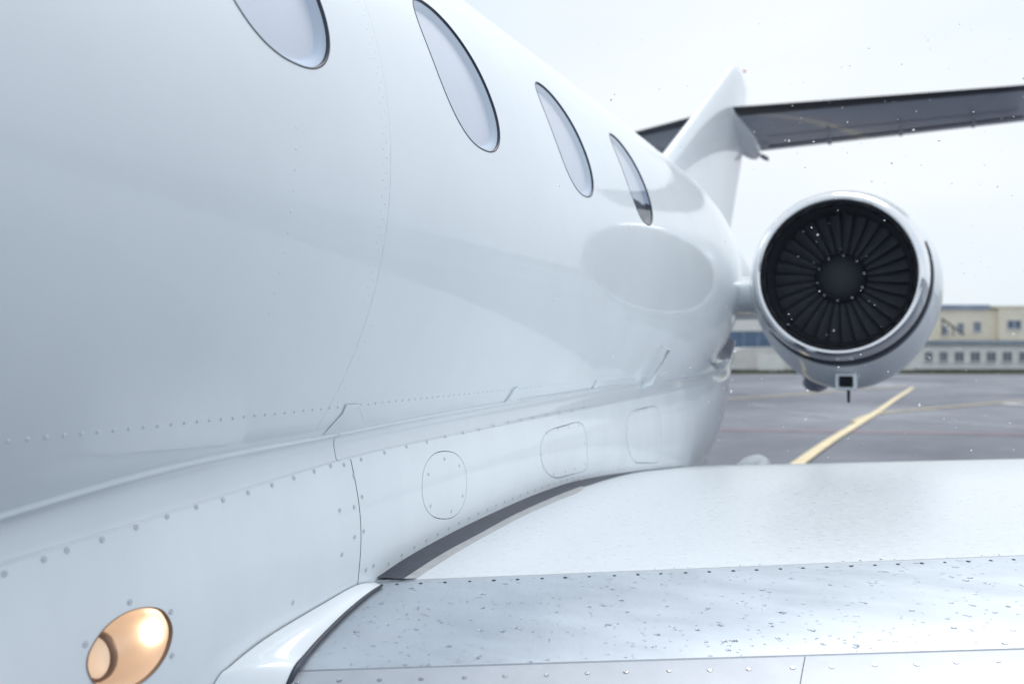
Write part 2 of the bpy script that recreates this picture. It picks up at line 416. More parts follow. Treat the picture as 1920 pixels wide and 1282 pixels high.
# frame for the far buildings: U to the camera's right, D away from it
RV = np.array([math.cos(PSI), math.sin(PSI)]); FV = np.array([-math.sin(PSI), math.cos(PSI)])
def far(U, D, Z): p = RV * U + FV * D; return (p[0], p[1], Z)
def fU(px, D): return (px - CX) / F * D
def fZ(py, D): return CAMH + (668.0 - py) / F * D
def far_box(mb, U0, U1, D0, D1, Z0, Z1, m=0):
    b = MB(); b.box((U0, D0, Z0), (U1, D1, Z1)); mb.add([far(*v) for v in b.v], b.f, m)
def far_part(name, mat, parent, *boxes):
    mb = MB()
    for bx in boxes: far_box(mb, *bx)
    loc = parent.location; mb.v = [np.array(v) - np.array(loc) for v in mb.v]
    return mb.obj(name, mat, parent, air=False, smooth=False)
def empty(name, loc):
    o = bpy.data.objects.new(name, None); COL.objects.link(o); o.location = loc; return o
def far_window(parent, px0, px1, py0, py1, D, bars=1):
    U0, U1, Z0, Z1 = fU(px0, D), fU(px1, D), fZ(py1, D), fZ(py0, D)
    w = far_part('window', M['glass_far'], parent, (U0, U1, D - .03, D + .1, Z0, Z1))
    t = .09; bx = [(U0 - t, U0, D - .12, D + .05, Z0 - t, Z1 + t), (U1, U1 + t, D - .12, D + .05, Z0 - t, Z1 + t), (U0, U1, D - .12, D + .05, Z1, Z1 + t)]
    for k in range(bars):
        u = U0 + (U1 - U0) * (k + 1) / (bars + 1); bx.append((u - .04, u + .04, D - .09, D + .02, Z0, Z1))
    def sub(name, mat, boxes):
        mb = MB()
        for b_ in boxes: far_box(mb, *b_)
        mb.v = [np.array(v) - np.array(parent.location) for v in mb.v]
        mb.obj(name, mat, w, air=False, smooth=False)
    sub('frame', M['frame_w'], bx); sub('sill', M['frame_w'], [(U0 - .15, U1 + .15, D - .22, D + .05, Z0 - t - .08, Z0 - .002)])
D1 = 112.0
low = empty('low_service_building', far(fU(1830, D1), D1, 0))
far_part('wall', M['plaster_w'], low, (fU(1722, D1), fU(2500, D1), D1, D1 + 7, 0, fZ(645, D1)))
far_part('roof', M['roof_blue'], low, (fU(1716, D1), fU(2506, D1), D1 - .5, D1 + 7.3, fZ(645, D1) + .003, fZ(638, D1)))
far_part('plinth', M['sealant'], low, (fU(1720, D1), fU(2502, D1), D1 - .08, D1 + 1, 0, .45))
for x in [1734, 1762, 1790, 1820, 1850, 1880, 1911, 1942, 1973, 2004, 2035]: far_window(low, x, x + (13 if x < 1780 else 16), 660, 677, D1)
tag(low, 'long low dirty white building with a row of small windows and dark blue roof edge', 'building')
D2 = 119.5
up = empty('beige_block', far(fU(1860, D2), D2, 0))
far_part('wall', M['plaster_b'], up, (fU(1762, D2), fU(1873, D2), D2 + .6, D2 + 14, 0, fZ(579, D2)), (fU(1873, D2), fU(2300, D2), D2, D2 + 14, 0, fZ(577, D2)))
far_part('roof', M['roof_blue'], up, (fU(1758, D2), fU(1858, D2), D2 + .2, D2 + 14.2, fZ(579, D2) + .003, fZ(571, D2)))
far_part('parapet', M['plaster_b'], up, (fU(1860, D2), fU(2304, D2), D2 - .15, D2 + 14.1, fZ(577, D2) + .003, fZ(573, D2)))
for a_ in [(1768, 1777, 612, 626), (1796, 1806, 606, 622), (1826, 1838, 604, 621), (1889, 1914, 601, 616), (1950, 1975, 601, 616), (2010, 2035, 601, 616)]:
    far_window(up, a_[0], a_[1], a_[2], a_[3], D2 + (.6 if a_[0] < 1870 else 0))
mb = MB()
for k in range(7):
    a_ = far(fU(1768 + k * 6, D2 - 2), D2 - 1.6, fZ(598 + k * 4.2, D2)); b_ = far(fU(1774 + k * 6, D2 - 2), D2 - 1.6, fZ(602 + k * 4.2, D2))
    mb.tube([np.array(a_) - np.array(up.location), np.array(b_) - np.array(up.location)], .12, 5)
for x_ in (1770, 1790, 1810):
    q = np.array(far(fU(x_, D2 - 2), D2 - 1.6, 0)) - np.array(up.location); mb.tube([q + (0, 0, 4.2), q + (0, 0, fZ(600 + (x_ - 1770) * .7, D2))], .09, 5)
mb.obj('fire_stair', M['dark_steel'], up, air=False)
tag(up, 'taller beige flat-roofed block rising behind the low white building', 'building')
D3 = 116.0
hg = empty('arched_hangar', far(fU(1450, D3), D3, 0))
mb = MB(); Ua, Ub = fU(1340, D3), fU(1560, D3); zt = fZ(650, D3); arc = []
for q in np.linspace(0, math.pi, 24): arc.append(((Ua + Ub) / 2 - (Ub - Ua) / 2 * math.cos(q), 1.3 + (zt - 1.3) * math.sin(q) ** .8))
arc = [(Ua, 0)] + arc + [(Ub, 0)]
mb.loft([[np.array(far(u, D3, z)) - np.array(hg.location) for u, z in arc], [np.array(far(u, D3 + 16, z)) - np.array(hg.location) for u, z in arc]], True, True, True)
mb.obj('shell', M['dome'], hg, air=False, smooth=False)
far_part('door', M['plaster_w'], hg, (fU(1420, D3), fU(1470, D3), D3 - .1, D3 + .2, 0, 1.9))
far_part('plinth', M['sealant'], hg, (Ua, Ub, D3 - .06, D3 + .1, 0, .35))
tag(hg, 'low pale hangar with curved roof seen under the engine', 'hangar')
D4 = 135.0
bl = empty('blue_hangar', far(fU(1400, D4), D4, 0))
far_part('wall', M['clad_blue'], bl, (fU(1300, D4), fU(1540, D4), D4, D4 + 20, 0, fZ(621, D4)))
far_part('fascia', M['frame_w'], bl, (fU(1298, D4), fU(1542, D4), D4 - .3, D4 + 20.3, fZ(621, D4) + .003, fZ(598, D4)))
for k in range(9):
    x_ = 1312 + k * 27; far_part('cladding_rib', M['roof_blue'], bl, (fU(x_, D4), fU(x_ + 2, D4), D4 - .15, D4 + .1, 0, fZ(621, D4) - .01))
tag(bl, 'blue clad hangar with broad white fascia between fuselage and engine', 'hangar')
mb = MB()
NG = 40
mb.add([far(-80 + 6 * k, D1 - 12 + 1.2 * math.sin(k * 1.7), .02) for k in range(NG)] + [far(-80 + 6 * k, D1 + 30, .03) for k in range(NG)], [(k, k + 1, NG + k + 1, NG + k) for k in range(NG - 1)])
bl_n = 9000; gu = rng.uniform(-10, 75, bl_n); gd = rng.uniform(D1 - 11, D1 - .6, bl_n); gh = rng.uniform(.1, .38, bl_n)
for k in range(bl_n):
    u, d, h = gu[k], gd[k], gh[k]; mb.add([far(u - .06, d, .02), far(u + .06, d, .02), far(u + rng.uniform(-.1, .1), d, h)], [(0, 1, 2)])
tag(mb.obj('grass_verge', M['grass'], air=False, smooth=False), 'strip of dull grass along the foot of the buildings', 'grass', kind='stuff')

# ================================================================== THE AIRCRAFT
jet = empty('business_jet', tuple(ROOT_LOC))
tag(jet, 'white twin-engine business jet with wet wing, four cabin windows and engine intake in view', 'airplane')
FX, FZc, FR = -2.05, .41, 1.0            # cabin tube
_st = np.array([  # y, half width, top z, bottom z
    (-6.2, .05, .05, -.05), (-5.9, .30, .32, -.26), (-5.2, .60, .75, -.42), (-4.2, .84, 1.15, -.54), (-3.0, .98, 1.38, -.588), (-2.2, 1.0, 1.41, -.59), (0, 1.0, 1.41, -.59), (3, 1.0, 1.41, -.59), (5.2, 1.0, 1.41, -.59),
    (5.9, .998, 1.41, -.58), (6.6, .975, 1.41, -.55), (7.3, .90, 1.405, -.44), (8.2, .735, 1.39, -.22), (9.3, .545, 1.35, .10), (10.5, .37, 1.28, .38), (11.8, .24, 1.18, .62), (13.2, .11, 1.02, .80), (13.5, .03, .95, .88)])
_sw, _stp, _sbt = [Curve(_st[:, 0], _st[:, k], .30) for k in (1, 2, 3)]
def S_f(y, a):
    if -1.5 < y < 4.6: w, t, b = FR, FZc + FR, FZc - FR
    else:
        w, t, b = max(_sw(y), .02), _stp(y), _sbt(y)
        k = min(1, max(0, (y - 4.6) / .6)) if y > 0 else min(1, max(0, (-1.5 - y) / .6)); k = k * k * (3 - 2 * k)
        w = FR + (w - FR) * k; t = FZc + FR + (t - FZc - FR) * k; b = FZc - FR + (b - FZc + FR) * k
    return np.array([FX + w * math.cos(a), y, (t + b) / 2 + (t - b) / 2 * math.sin(a)])
WIN_Y = [.63, 1.50, 2.37, 3.24, 4.11]; WA, WHA, WHY = math.radians(18.1), math.radians(11.4), .176
us = []; y = -6.2
while y < .39 - 1e-6: us.append(y); y += .1 if y > -1 else .2
us = [u for u in us if u < .36]
holes_y = []
for wy in WIN_Y:
    g = np.linspace(wy - .24, wy + .24, 25); i0 = len(us); us += list(g); holes_y.append((i0, i0 + 24))
    us += list(np.linspace(wy + .24, wy + .63, 7)[1:-1])
us += list(np.arange(4.80, 13.51, .1))
vs = list(np.radians(np.linspace(-180, 2.1, 62)))[:-1]
j0 = len(vs); vs += list(np.radians(np.linspace(2.1, 34.1, 25))); j1 = j0 + 24
vs += list(np.radians(np.linspace(34.1, 84, 46)))[1:] + list(np.radians(np.linspace(84, 180, 32)))[1:]
def win_outline(wy):
    out = []
    for q in np.linspace(0, 2 * math.pi, 160, endpoint=False):
        c_, s_ = math.cos(q), math.sin(q); e = 2 / 2.35
        a_ = math.copysign(abs(s_) ** e, s_); yy = math.copysign(abs(c_) ** e, c_)
        out.append((wy + WHY * yy * (1 - .06 * a_) - .05 * a_, WA + WHA * a_))
    return np.array(out)
holes = [(h[0], h[1], j0, j1, win_outline(wy)) for h, wy in zip(holes_y, WIN_Y)]
# normals: u = y (aft), v = angle -> outward is v x u
V, Fc, N, rims = grid_mesh(S_f, us, vs, holes, flip=1)
fus = mesh_obj('fuselage', V, Fc, M['paint'], jet, normals=N)
for k, rim in enumerate(rims):
    V, Fc, N = disc_patch(S_f, rim, 1, .99, -.003)
    w = mesh_obj('window', V, Fc, M['pane'], jet, normals=N)
    if k == 4: w['label'] = 'cabin window nearest the tail, dark at its lower end'
    rim_wall(S_f, rim, 1, mid=[(1.009, -.002), (1.009, .0008), (1.003, .0012), (.990, .0008), (.984, -.004), (.982, -.010)]).obj('seal', M['rim'], w)
    rv = rim_wall(S_f, rim, 1, mid=[(.987, -.005), (.965, -.009), (.93, -.012), (.91, -.020), (.895, -.022)] + ([] if k == 4 else [(.80, -.024)]))
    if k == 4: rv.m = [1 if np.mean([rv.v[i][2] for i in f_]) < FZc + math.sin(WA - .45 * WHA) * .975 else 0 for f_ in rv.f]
    rv.obj('reveal', [M['reveal'], M['cabin']], w)  # second material: dark lower end of the last window's liner
    V, Fc, N = disc_patch(S_f, rim, 1, .90, -.022, rings=14)
    if k < 4: mesh_obj('shade', V, Fc, M['shade'], w, normals=N)
    else:
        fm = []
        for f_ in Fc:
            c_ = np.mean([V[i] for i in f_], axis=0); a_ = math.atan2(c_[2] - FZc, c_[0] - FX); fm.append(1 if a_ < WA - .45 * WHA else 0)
        mesh_obj('shade', V, Fc, [M['shade'], M['cabin']], w, normals=N, fmat=fm)  # second material: dark lower end of the last window's shade

# skin joints and rivets on the cabin side
def ring_strip(y0, a0, a1, w, off, name, mat):
    mb = MB(); R_ = []
    for a_ in np.linspace(a0, a1, 60):
        nn = surf_normal(S_f, y0, a_, 1); R_.append([S_f(y0 + d, a_) + nn * o for d, o in ((-w, -.001), (-w * .8, off), (w * .8, off), (w, -.001))])
    mb.loft(R_, False); return mb.obj(name, mat, fus)
def dome_add(mb, p, nn, r, h, n=6):
    t = np.cross(nn, (0, 1, 0)); t /= np.linalg.norm(t); b_ = np.cross(nn, t)
    R_ = [[p + (t * math.cos(q) + b_ * math.sin(q)) * r * k + nn * hh for q in np.linspace(0, 2 * math.pi, n, endpoint=False)] for k, hh in ((1, -.0005), (.75, h * .7), (.3, h))]
    mb.loft(R_, True, False, True)
def cyl_at(px, py): return on_surface(S_f, px, py, 2.0, 0.0)
for yy, lo_a, hi_a in ((1.90, -36, 34),):
    ring_strip(yy, math.radians(lo_a), math.radians(hi_a), .0005, .0001, 'skin_joint', M['seam'])
mb = MB(); a_riv = np.mean([cyl_at(*p)[1] for p in ((200, 805), (700, 757), (1100, 715))])
for yy in np.arange(.75, 5.2, .034):
    p = S_f(yy, a_riv); dome_add(mb, p, surf_normal(S_f, yy, a_riv, 1), .0042, .0022)
tag(mb.obj('rivet_row', M['paint'], fus), kind='stuff')
mb = MB()
for yy, a0, a1, st in ((1.545, -20, 1, 2.2), (1.868, -18, 34, 1.9), (1.882, -17, 34, 1.9), (1.93, -32, -18, 2.2), (2.78, -20, 34, 2.0), (3.66, -20, 34, 2.0)):
    for a_ in np.arange(math.radians(a0), math.radians(a1), math.radians(st)):
        p = S_f(yy, a_); dome_add(mb, p, surf_normal(S_f, yy, a_, 1), .0036, .00035)
tag(mb.obj('rivet_column', M['paint'], fus), kind='stuff')

# ------------------------------------------------------------------ wing
X0 = -1.2
fl0, fl1 = atZ(545, 1256, -.640), atZ(1920, 1214, -.600)
pl0, pl1 = atZ(770, 1086, -.565), atZ(1920, 1040, -.520)
te0, te1 = atZ(1310, 873, -.695), atZ(1920, 860, -.600)
def span_line(a, b):
    v = (b - a) / (b[0] - a[0]); return a + v * (X0 - a[0]), v
LF, LP, LT = span_line(fl0, fl1), span_line(pl0, pl1), span_line(te0, te1)
print('wing lines', LF, LP, LT)
def lerp(a, b, t): return a * (1 - t) + b * t
yF, yP, yT = LF[0][1], LP[0][1], LT[0][1]
def knot(y, z):       # a chord knot with a span slope in between the drawn lines
    if y <= yP: t = (y - yF) / (yP - yF); v = lerp(LF[1], LP[1], t)
    else: t = (y - yP) / (yT - yP); v = lerp(LP[1], LT[1], t)
    return np.array([X0, y, z]), np.array([1.0, v[1], v[2]])
zF, zP, zT = LF[0][2], LP[0][2], LT[0][2]
KN = [knot(yF - .33, zF - .235), knot(yF - .24, zF - .10), (LF[0], np.array([1, LF[1][1], LF[1][2]])), (LP[0], np.array([1, LP[1][1], LP[1][2]])),
      knot(2.80, -.537), knot(3.55, -.529), knot(4.38, -.570), knot(5.10, -.628), (LT[0], np.array([1, LT[1][1], LT[1][2]]))]
KP = [k[0] for k in KN]; KV = [k[1] for k in KN]
cF, cP, cT = 2.0, 3.0, 8.0
def S_w(x, c):
    p = catmull(KP, c); v = catmull(KV, c); return np.array([x, p[1] + v[1] * (x - X0), p[2] + v[2] * (x - X0)])
XT = 5.2
# core: dark closed body just under the skins, white underneath
def lower(x, t):      # t 0 at the nose, 1 at the trailing edge
    a_, b_ = S_w(x, 0), S_w(x, cT); p = lerp(a_, b_, t); p[2] -= .22 * (math.sin(math.pi * min(1, t) ** .55)) * (1 - t) ** .4 * (1 - .09 * (x - X0)); return p
xs = list(np.linspace(-2.0, XT, 25)); R_ = []
for x in xs:
    up_ = [S_w(x, c) - np.array([0, 0, .007]) for c in np.linspace(0, cT, 50)]; lo_ = [lower(x, t) for t in np.linspace(0, 1, 24)[1:-1]][::-1]
    R_.append(up_ + lo_)
mb = MB(); mb.loft(R_, True, True, True)
nu_ = 50; n_ = len(R_[0]); fm = []
for i in range(len(xs) - 1): fm += [0 if j < nu_ - 1 else 1 for j in range(n_)]
fm += [1, 1]; mb.m = fm
wing = mb.obj('wing', [M['gap'], M['paint']], jet)
# starboard wing, the same body mirrored
mbm = MB(); mbm.loft([[np.array([2 * FX - p[0], p[1], p[2]]) for p in r_] for r_ in R_], True, True, True); mbm.obj('wing', M['paint'], jet)
def skin(name, mat, x0, x1, c0, c1, nx, nc, off=0.0, th=.006):
    S = (lambda x, c: S_w(x, c)) if off == 0 else (lambda x, c: S_w(x, c) + np.array([0, 0, off]))
    V, Fc, N, _ = grid_mesh(S, np.linspace(x0, x1, nx), np.linspace(c0, c1, nc), flip=1)
    b = len(V); e = []
    for i in range(nx): e.append(i * nc)
    for j in range(1, nc): e.append((nx - 1) * nc + j)
    for i in range(nx - 2, -1, -1): e.append(i * nc + nc - 1)
    for j in range(nc - 2, 0, -1): e.append(j)
    V += [V[k] for k in e] + [V[k] - np.array([0, 0, th]) for k in e]; n = len(e); N += [N[k] for k in e] * 2
    for k in range(n): Fc.append((b + k, b + n + k, b + n + (k + 1) % n, b + (k + 1) % n))
    return mesh_obj(name, V, Fc, mat, wing, normals=N)
GP = .0020 / .5       # half gap in chord parameter
skin('main_skin', M['wing_white'], -1.75, XT, cP + .002, cT, 60, 60)
skin('leading_edge_skin', M['wing_metal'], -1.30, XT, cF + .008, cP - .004, 50, 24, off=-.0012)
xj = on_surface(S_w, 1505, 1250, 0, 1.9)[0]
edges = [-1.30, xj, xj + 1.25, xj + 2.5, xj + 3.75, XT]
for k in range(5): skin('deice_panel', M['deice'], edges[k] + (.0012 if k else 0), edges[k + 1] - .0012, .0, cF - .004, 14, 26, off=-.0025)

# shared fastener meshes (local z outwards)
def screw_mesh(name, r, h, mats, slot=True):
    mb = MB(); n = 10
    ring = lambda k, z: [(r * k * math.cos(q), r * k * math.sin(q), z) for q in np.linspace(0, 2 * math.pi, n, endpoint=False)]
    mb.loft([ring(1.18, .0003), ring(1.02, .0003)], m=1)
    mb.loft([ring(1.0, -.001), ring(.93, h), ring(.5, h * 1.1)], True, False, True, m=0)
    if slot: mb.box((-r * .72, -r * .14, h * .7), (r * .72, r * .14, h * 1.35), m=1)
    me = bpy.data.meshes.new(name); me.from_pydata([tuple(v) for v in mb.v], [], mb.f)
    for m_ in mats: me.materials.append(m_)
    me.polygons.foreach_set('material_index', mb.m); return me
SCREW = screw_mesh('screw', .0044, .0005, [M['screw'], M['screw_line']])
STEEL = screw_mesh('steel_screw', .0046, .0012, [M['steel'], M['screw_dark']])
DARK = screw_mesh('dark_fastener', .0048, .0004, [M['gap'], M['screw_dark']], slot=False)
TINY = screw_mesh('small_fastener', .0026, .0004, [M['lamp_ring'], M['screw_dark']], slot=False)
def on_wing(name, me, x, c, parent=wing, off=0.0, sc=1.0):
    nn = surf_normal(S_w, x, c, 1); place(name, me, S_w(x, c) + nn * off, quat_of(nn, random.uniform(0, 3.1)), parent, sc)
for x in np.arange(-1.165, 1.35, .0535): on_wing('fastener', DARK, x + random.uniform(-.002, .002), cP - .055, off=-.0008, sc=random.uniform(.75, 1.05))
for x in np.arange(-.60, 1.2, .0395):
    if random.random() < .8: on_wing('small_fastener', TINY, x + random.uniform(-.006, .006), cP + .016 + random.uniform(-.003, .004), off=.0002, sc=random.uniform(.5, 1.15))
for x in np.arange(-1.195, 1.0, .0745):
    if abs(x - xj) > .012: on_wing('screw', STEEL, x + random.uniform(-.004, .004), cF - .115 + random.uniform(-.006, .006), off=-.0022, sc=random.uniform(.9, 1.1))

# water on the leading edge
def drop_add(mb, S, x, c, r, el, rot, h, off):
    nn = surf_normal(S, x, c, 1); p = S(x, c) + nn * off; t = np.cross((0, 1, 0), nn); t /= np.linalg.norm(t); b_ = np.cross(nn, t)
    ca, sa = math.cos(rot), math.sin(rot); t, b_ = t * ca + b_ * sa, b_ * ca - t * sa; n = 9; wob = [random.uniform(.82, 1.18) for _ in range(n)]
    R_ = [[p + (t * math.cos(q) * el * wob[k] + b_ * math.sin(q) * wob[k]) * r * s_ + nn * h * r * z for k, q in enumerate(np.linspace(0, 2 * math.pi, n, endpoint=False))] for s_, z in ((1, -.05), (.93, .35), (.66, .75), (.3, .96))]
    mb.loft(R_, True, False, True)
mb = MB(); mb2 = MB()
for _ in range(3200):
    x = random.uniform(-1.17, 1.25); c = cF + .02 + random.random() * .95
    r = .0006 + .0022 * random.random() ** 2.5
    if random.random() < .05: r = random.uniform(.0028, .0052)
    drop_add(mb2 if r > .0015 else mb, S_w, x, c, r, random.uniform(1, 2.0), random.uniform(-.5, .5), random.uniform(.30, .50), -.0011)
for _ in range(300):
    x = random.uniform(-1.1, 1.5); c = cP + .02 + random.random() ** 1.5 * 2.2
    drop_add(mb, S_w, x, c, random.uniform(.0006, .0016), random.uniform(1, 2), random.uniform(-.5, .5), .4, .0001)
tag(mb.obj('water_droplets', M['water'], wing), 'fine rain droplets on the wing skin', kind='stuff')
tag(mb2.obj('water_beads', M['bead'], wing), 'larger clear rain beads on the wing leading edge', kind='stuff')

# ------------------------------------------------------------------ root fairing
A_px = [(0, 968), (100, 931), (240, 889), (400, 853), (600, 819), (690, 800), (820, 775), (960, 751), (1150, 722), (1300, 703)]
ap = [S_f(*on_surface(S_f, *p, 2.0, -.6)) for p in A_px]
ay = [-1.2, -.2, .5] + [p[1] for p in ap] + [7.0, 7.4, 8.0]; az = [-.62, -.45, -.33] + [p[2] for p in ap] + [-.13, -.08, .06]
ZA = Curve(ay, az, .16)
def wrapa(y): return .85 * (max(0, y - 6.85) / 1.25) ** 2.0
def wrap(y): return .5 * (max(0, .2 - y) / 1.4) ** 2
def Xc(z): return FX + FR * math.cos(math.asin(max(-.97, min(.97, (z - FZc) / FR))))
def XA(y):
    z = ZA(y); a = S_f(y, math.pi / 2)[2]; b = S_f(y, -math.pi / 2)[2]; w = S_f(y, 0)[0] - FX
    k = max(0.0, min(1.0, (y - 5.6) / 1.5)); k = k * k * (3 - 2 * k)
    return .11 * k + FX + w * math.sqrt(max(.04, 1 - ((z - (a + b) / 2) / ((a - b) / 2)) ** 2))
B_px = [(0, 1060), (120, 1023), (240, 985), (360, 947), (480, 911), (590, 878), (670, 852), (800, 826), (1000, 786), (1150, 757), (1300, 726)]
bp = []
for p in B_px:
    X = -1.18
    for _ in range(6):
        q = atX(*p, X); X = XA(q[1]) + .008
    bp.append(q)
by = [q[1] for q in bp]; bz = [q[2] for q in bp]
ZB = Curve([-1.2, -.2, .5] + by + [6.6, 7.0, 7.4, 8.0], [-.68, -.51, -.39] + bz + [bz[-1] + .01, bz[-1] + .03, bz[-1] + .08, bz[-1] + .22], .16)
def XB(y): return XA(y) + .008
CU_px = [(705, 1082), (760, 1043), (830, 1003), (900, 967), (960, 940), (1020, 917), (1080, 899), (1150, 886), (1225, 880), (1300, 874)]
cu = [atX(*p, -1.225) for p in CU_px]
E1_px = [(400, 1279), (430, 1247), (500, 1193), (600, 1133), (665, 1097)]
e1 = [atX(*p, lerp(-1.235, cu[0][0], k / 5)) for k, p in enumerate(E1_px)]
print('CU', np.round(cu, 3)); print('E1', np.round(e1, 3)); print('A', np.round(ap, 3)); print('B', np.round(bp, 3))
cy = [p[1] for p in e1] + [p[1] for p in cu]; cz = [p[2] for p in e1] + [p[2] for p in cu]; cxx = [p[0] for p in e1] + [p[0] for p in cu]
ZC = Curve([-1.2, .3, .9, cy[0] - .25] + cy + [6.5, 7.4], [-1.0, -1.0, -.98, cz[0] - .14] + cz + [-.74, -.70], .05)
XCc = Curve([-1.2, .9] + cy + [6.5, 7.4], [-1.25, -1.24] + cxx + [cxx[-1] - .02, cxx[-1] - .03], .16)
def S_p(y, t):
    zb, zc = ZB(y), ZC(y); xb, xc = XB(y), XCc(y); w = wrap(y)
    x = xb + (xc - xb) * t + .018 * math.sin(math.pi * t) - max(0.0, wrapa(y) - max(0.0, -1.26 - xb)) * t
    k = max(0.0, min(1.0, (y - 5.4) / 1.4)); k = k * k * (3 - 2 * k); x -= .07 * k * t * t
    return np.array([x - w, y, zb + (zc - zb) * t])
def S_belt_pt(y, dx, k):
    za, zb = ZA(y), ZB(y); return np.array([XA(y) + dx - wrap(y), y, za + (zb - za) * k])
# belt: rolled lip, undercut, cove down to the panel crease
sec = [(-.16, -.9), (-.012, -.10), (.001, -.04), (.0055, .0), (.0075, .04), (.0065, .08), (.001, .12), (-.004, .18), (-.0065, .27), (-.0072, .37), (-.0065, .50), (-.0045, .66), (-.002, .82), (.0, .94), (.0015, .966), (.005, .982), (.0078, .995), (.0085, 1.02), (.006, 1.06), (.000, 1.08)]
def belt(y0, y1, n, name):
    R_ = [[S_belt_pt(y, dx, k) for dx, k in sec] for y in np.linspace(y0, y1, n)]
    mb = MB(); mb.loft(R_, False); mb.f = [f[::-1] for f in mb.f]; return mb.obj(name, M['belt'], jet)
ysplit = on_surface(S_p, 671, 930, 1.9, .3)[0]
yt = on_surface(S_p, 633, 850, 1.85, .02)[0]
belt(-.6, yt - .001, 90, 'belt_strip'); belt(yt + .001, 8.00, 150, 'belt_strip')
# dark backing behind the panels' joints
S_back = lambda y, t: S_p(y, t) - np.array([.006, 0, 0])
# front panel with the lamp opening
lamp_px = [(275, 1138), (303, 1143), (319, 1165), (322, 1190), (312, 1225), (292, 1255), (265, 1279), (235, 1293), (205, 1296), (178, 1282), (164, 1256), (165, 1228), (180, 1198), (205, 1168), (240, 1146)]
lamp_uv = closed_curve([on_surface(S_p, *p, 1.3, .5) for p in lamp_px])
def with_hole(lo, hi, spans, n_out, n_in):
    """grid lines that contain every hole span"""
    out = []; idx = []; cur = lo
    for a_, b_ in spans:
        k = max(2, int(n_out * (a_ - cur) / (hi - lo)) + 1); out += list(np.linspace(cur, a_, k))[:-1]
        idx.append((len(out), len(out) + n_in)); out += list(np.linspace(a_, b_, n_in + 1))[:-1]; cur = b_
    k = max(2, int(n_out * (hi - cur) / (hi - lo)) + 1); out += list(np.linspace(cur, hi, k)); return out, idx
def span_of(uv, m): a_, b_ = uv.min(0), uv.max(0); d = (b_ - a_) * m; return (a_ - d, b_ + d)
lo_, hi_ = span_of(lamp_uv, .12)
us_, iu = with_hole(-.6, 8.00, [(lo_[0], hi_[0])], 160, 20); vs__, iv = with_hole(0.0, .99, [(lo_[1], hi_[1])], 14, 20)
V, Fc, N, _ = grid_mesh(S_back, us_, vs__, [(*iu[0], *iv[0], lamp_uv.mean(0) + (lamp_uv - lamp_uv.mean(0)) * 1.05)], flip=-1)
fairing = mesh_obj('root_fairing', V, Fc, M['gap'], jet, normals=N)
us_, iu = with_hole(-.6, ysplit - .0014, [(lo_[0], hi_[0])], 70, 24); vs__, iv = with_hole(0.0, 1.0, [(lo_[1], hi_[1])], 24, 24)
V, Fc, N, rl = grid_mesh(S_p, us_, vs__, [(*iu[0], *iv[0], lamp_uv)], flip=-1)
front = mesh_obj('fairing_panel', V, Fc, M['fairing'], fairing, normals=N)
# rear panel with three access doors
P1 = [(833 + 42 * math.copysign(abs(math.cos(q)) ** .85, math.cos(q)) - 3 * math.sin(q), 909 + 64 * math.copysign(abs(math.sin(q)) ** .85, math.sin(q)) + 2 * math.cos(q)) for q in np.linspace(0, 2 * math.pi, 24, endpoint=False)]
P2 = [(1013, 843), (1018, 820), (1031, 806), (1058, 797), (1082, 791), (1093, 797), (1099, 815), (1101, 845), (1102, 870), (1095, 883), (1070, 890), (1045, 896), (1030, 890), (1017, 872)]
P3 = [(1174, 805), (1176, 785), (1186, 771), (1205, 765), (1225, 761), (1234, 768), (1238, 790), (1240, 825), (1239, 855), (1231, 867), (1210, 868), (1191, 866), (1180, 848), (1175, 825)]
uvs = [closed_curve([on_surface(S_p, *p, y_, .4) for p in P_]) for P_, y_ in ((P1, 2.3), (P2, 3.2), (P3, 4.4))]
sp = [span_of(u_, .15) for u_ in uvs]
us_, iu = with_hole(ysplit + .0014, 8.00, [(a_[0], b_[0]) for a_, b_ in sp], 120, 24)
vlo, vhi = min(a_[1] for a_, b_ in sp), max(b_[1] for a_, b_ in sp)
vs__, iv = with_hole(0.0, 1.0, [(max(.03, vlo), min(.97, vhi))], 22, 24)
V, Fc, N, rr_ = grid_mesh(S_p, us_, vs__, [(*iu[k], *iv[0], uvs[k]) for k in range(3)], flip=-1)
rear = mesh_obj('fairing_panel', V, Fc, M['fairing'], fairing, normals=N)
def inset(rim, d):
    """move a rim inwards by d metres"""
    rim = np.asarray(rim); P = np.array([S_p(*p) for p in rim]); c = P.mean(0); cu_ = (rim.max(0) + rim.min(0)) / 2; out = []
    for p, q in zip(P, rim): k = 1 - d / np.linalg.norm(p - c); out.append(cu_ + (q - cu_) * k)
    return np.array(out)
for rim, nm in zip(rr_, ('oval', 'squarish', 'rear')):
    V, Fc, N = disc_patch(S_p, inset(rim, .0020 if nm == 'oval' else .0034), -1, 1.0, .0004, flange=.004); mesh_obj('access_door', V, Fc, M['fairing'], fairing, normals=N)
def on_panel(px, py, y0=2.0, me=SCREW, name='screw', sc=1.0):
    y, t = on_surface(S_p, px, py, y0, .4); nn = surf_normal(S_p, y, t, -1)
    place(name, me, S_p(y, t) + nn * .0006, quat_of(nn, random.uniform(0, 3.1)), fairing, sc)
for p in [(833, 860), (861, 873), (803, 889), (867, 929), (807, 948), (846, 958)]: on_panel(*p, 2.3, sc=.95)
for p in [(1025, 811), (1046, 804), (1066, 800), (1085, 797), (1014, 852), (1096, 830), (1097, 870), (1078, 878), (1060, 884), (1038, 888)]: on_panel(*p, 3.2, sc=.9)
for p in [(1196, 772), (1210, 768), (1223, 766), (1176, 802), (1236, 812), (1237, 846)]: on_panel(*p, 4.3, sc=.9)
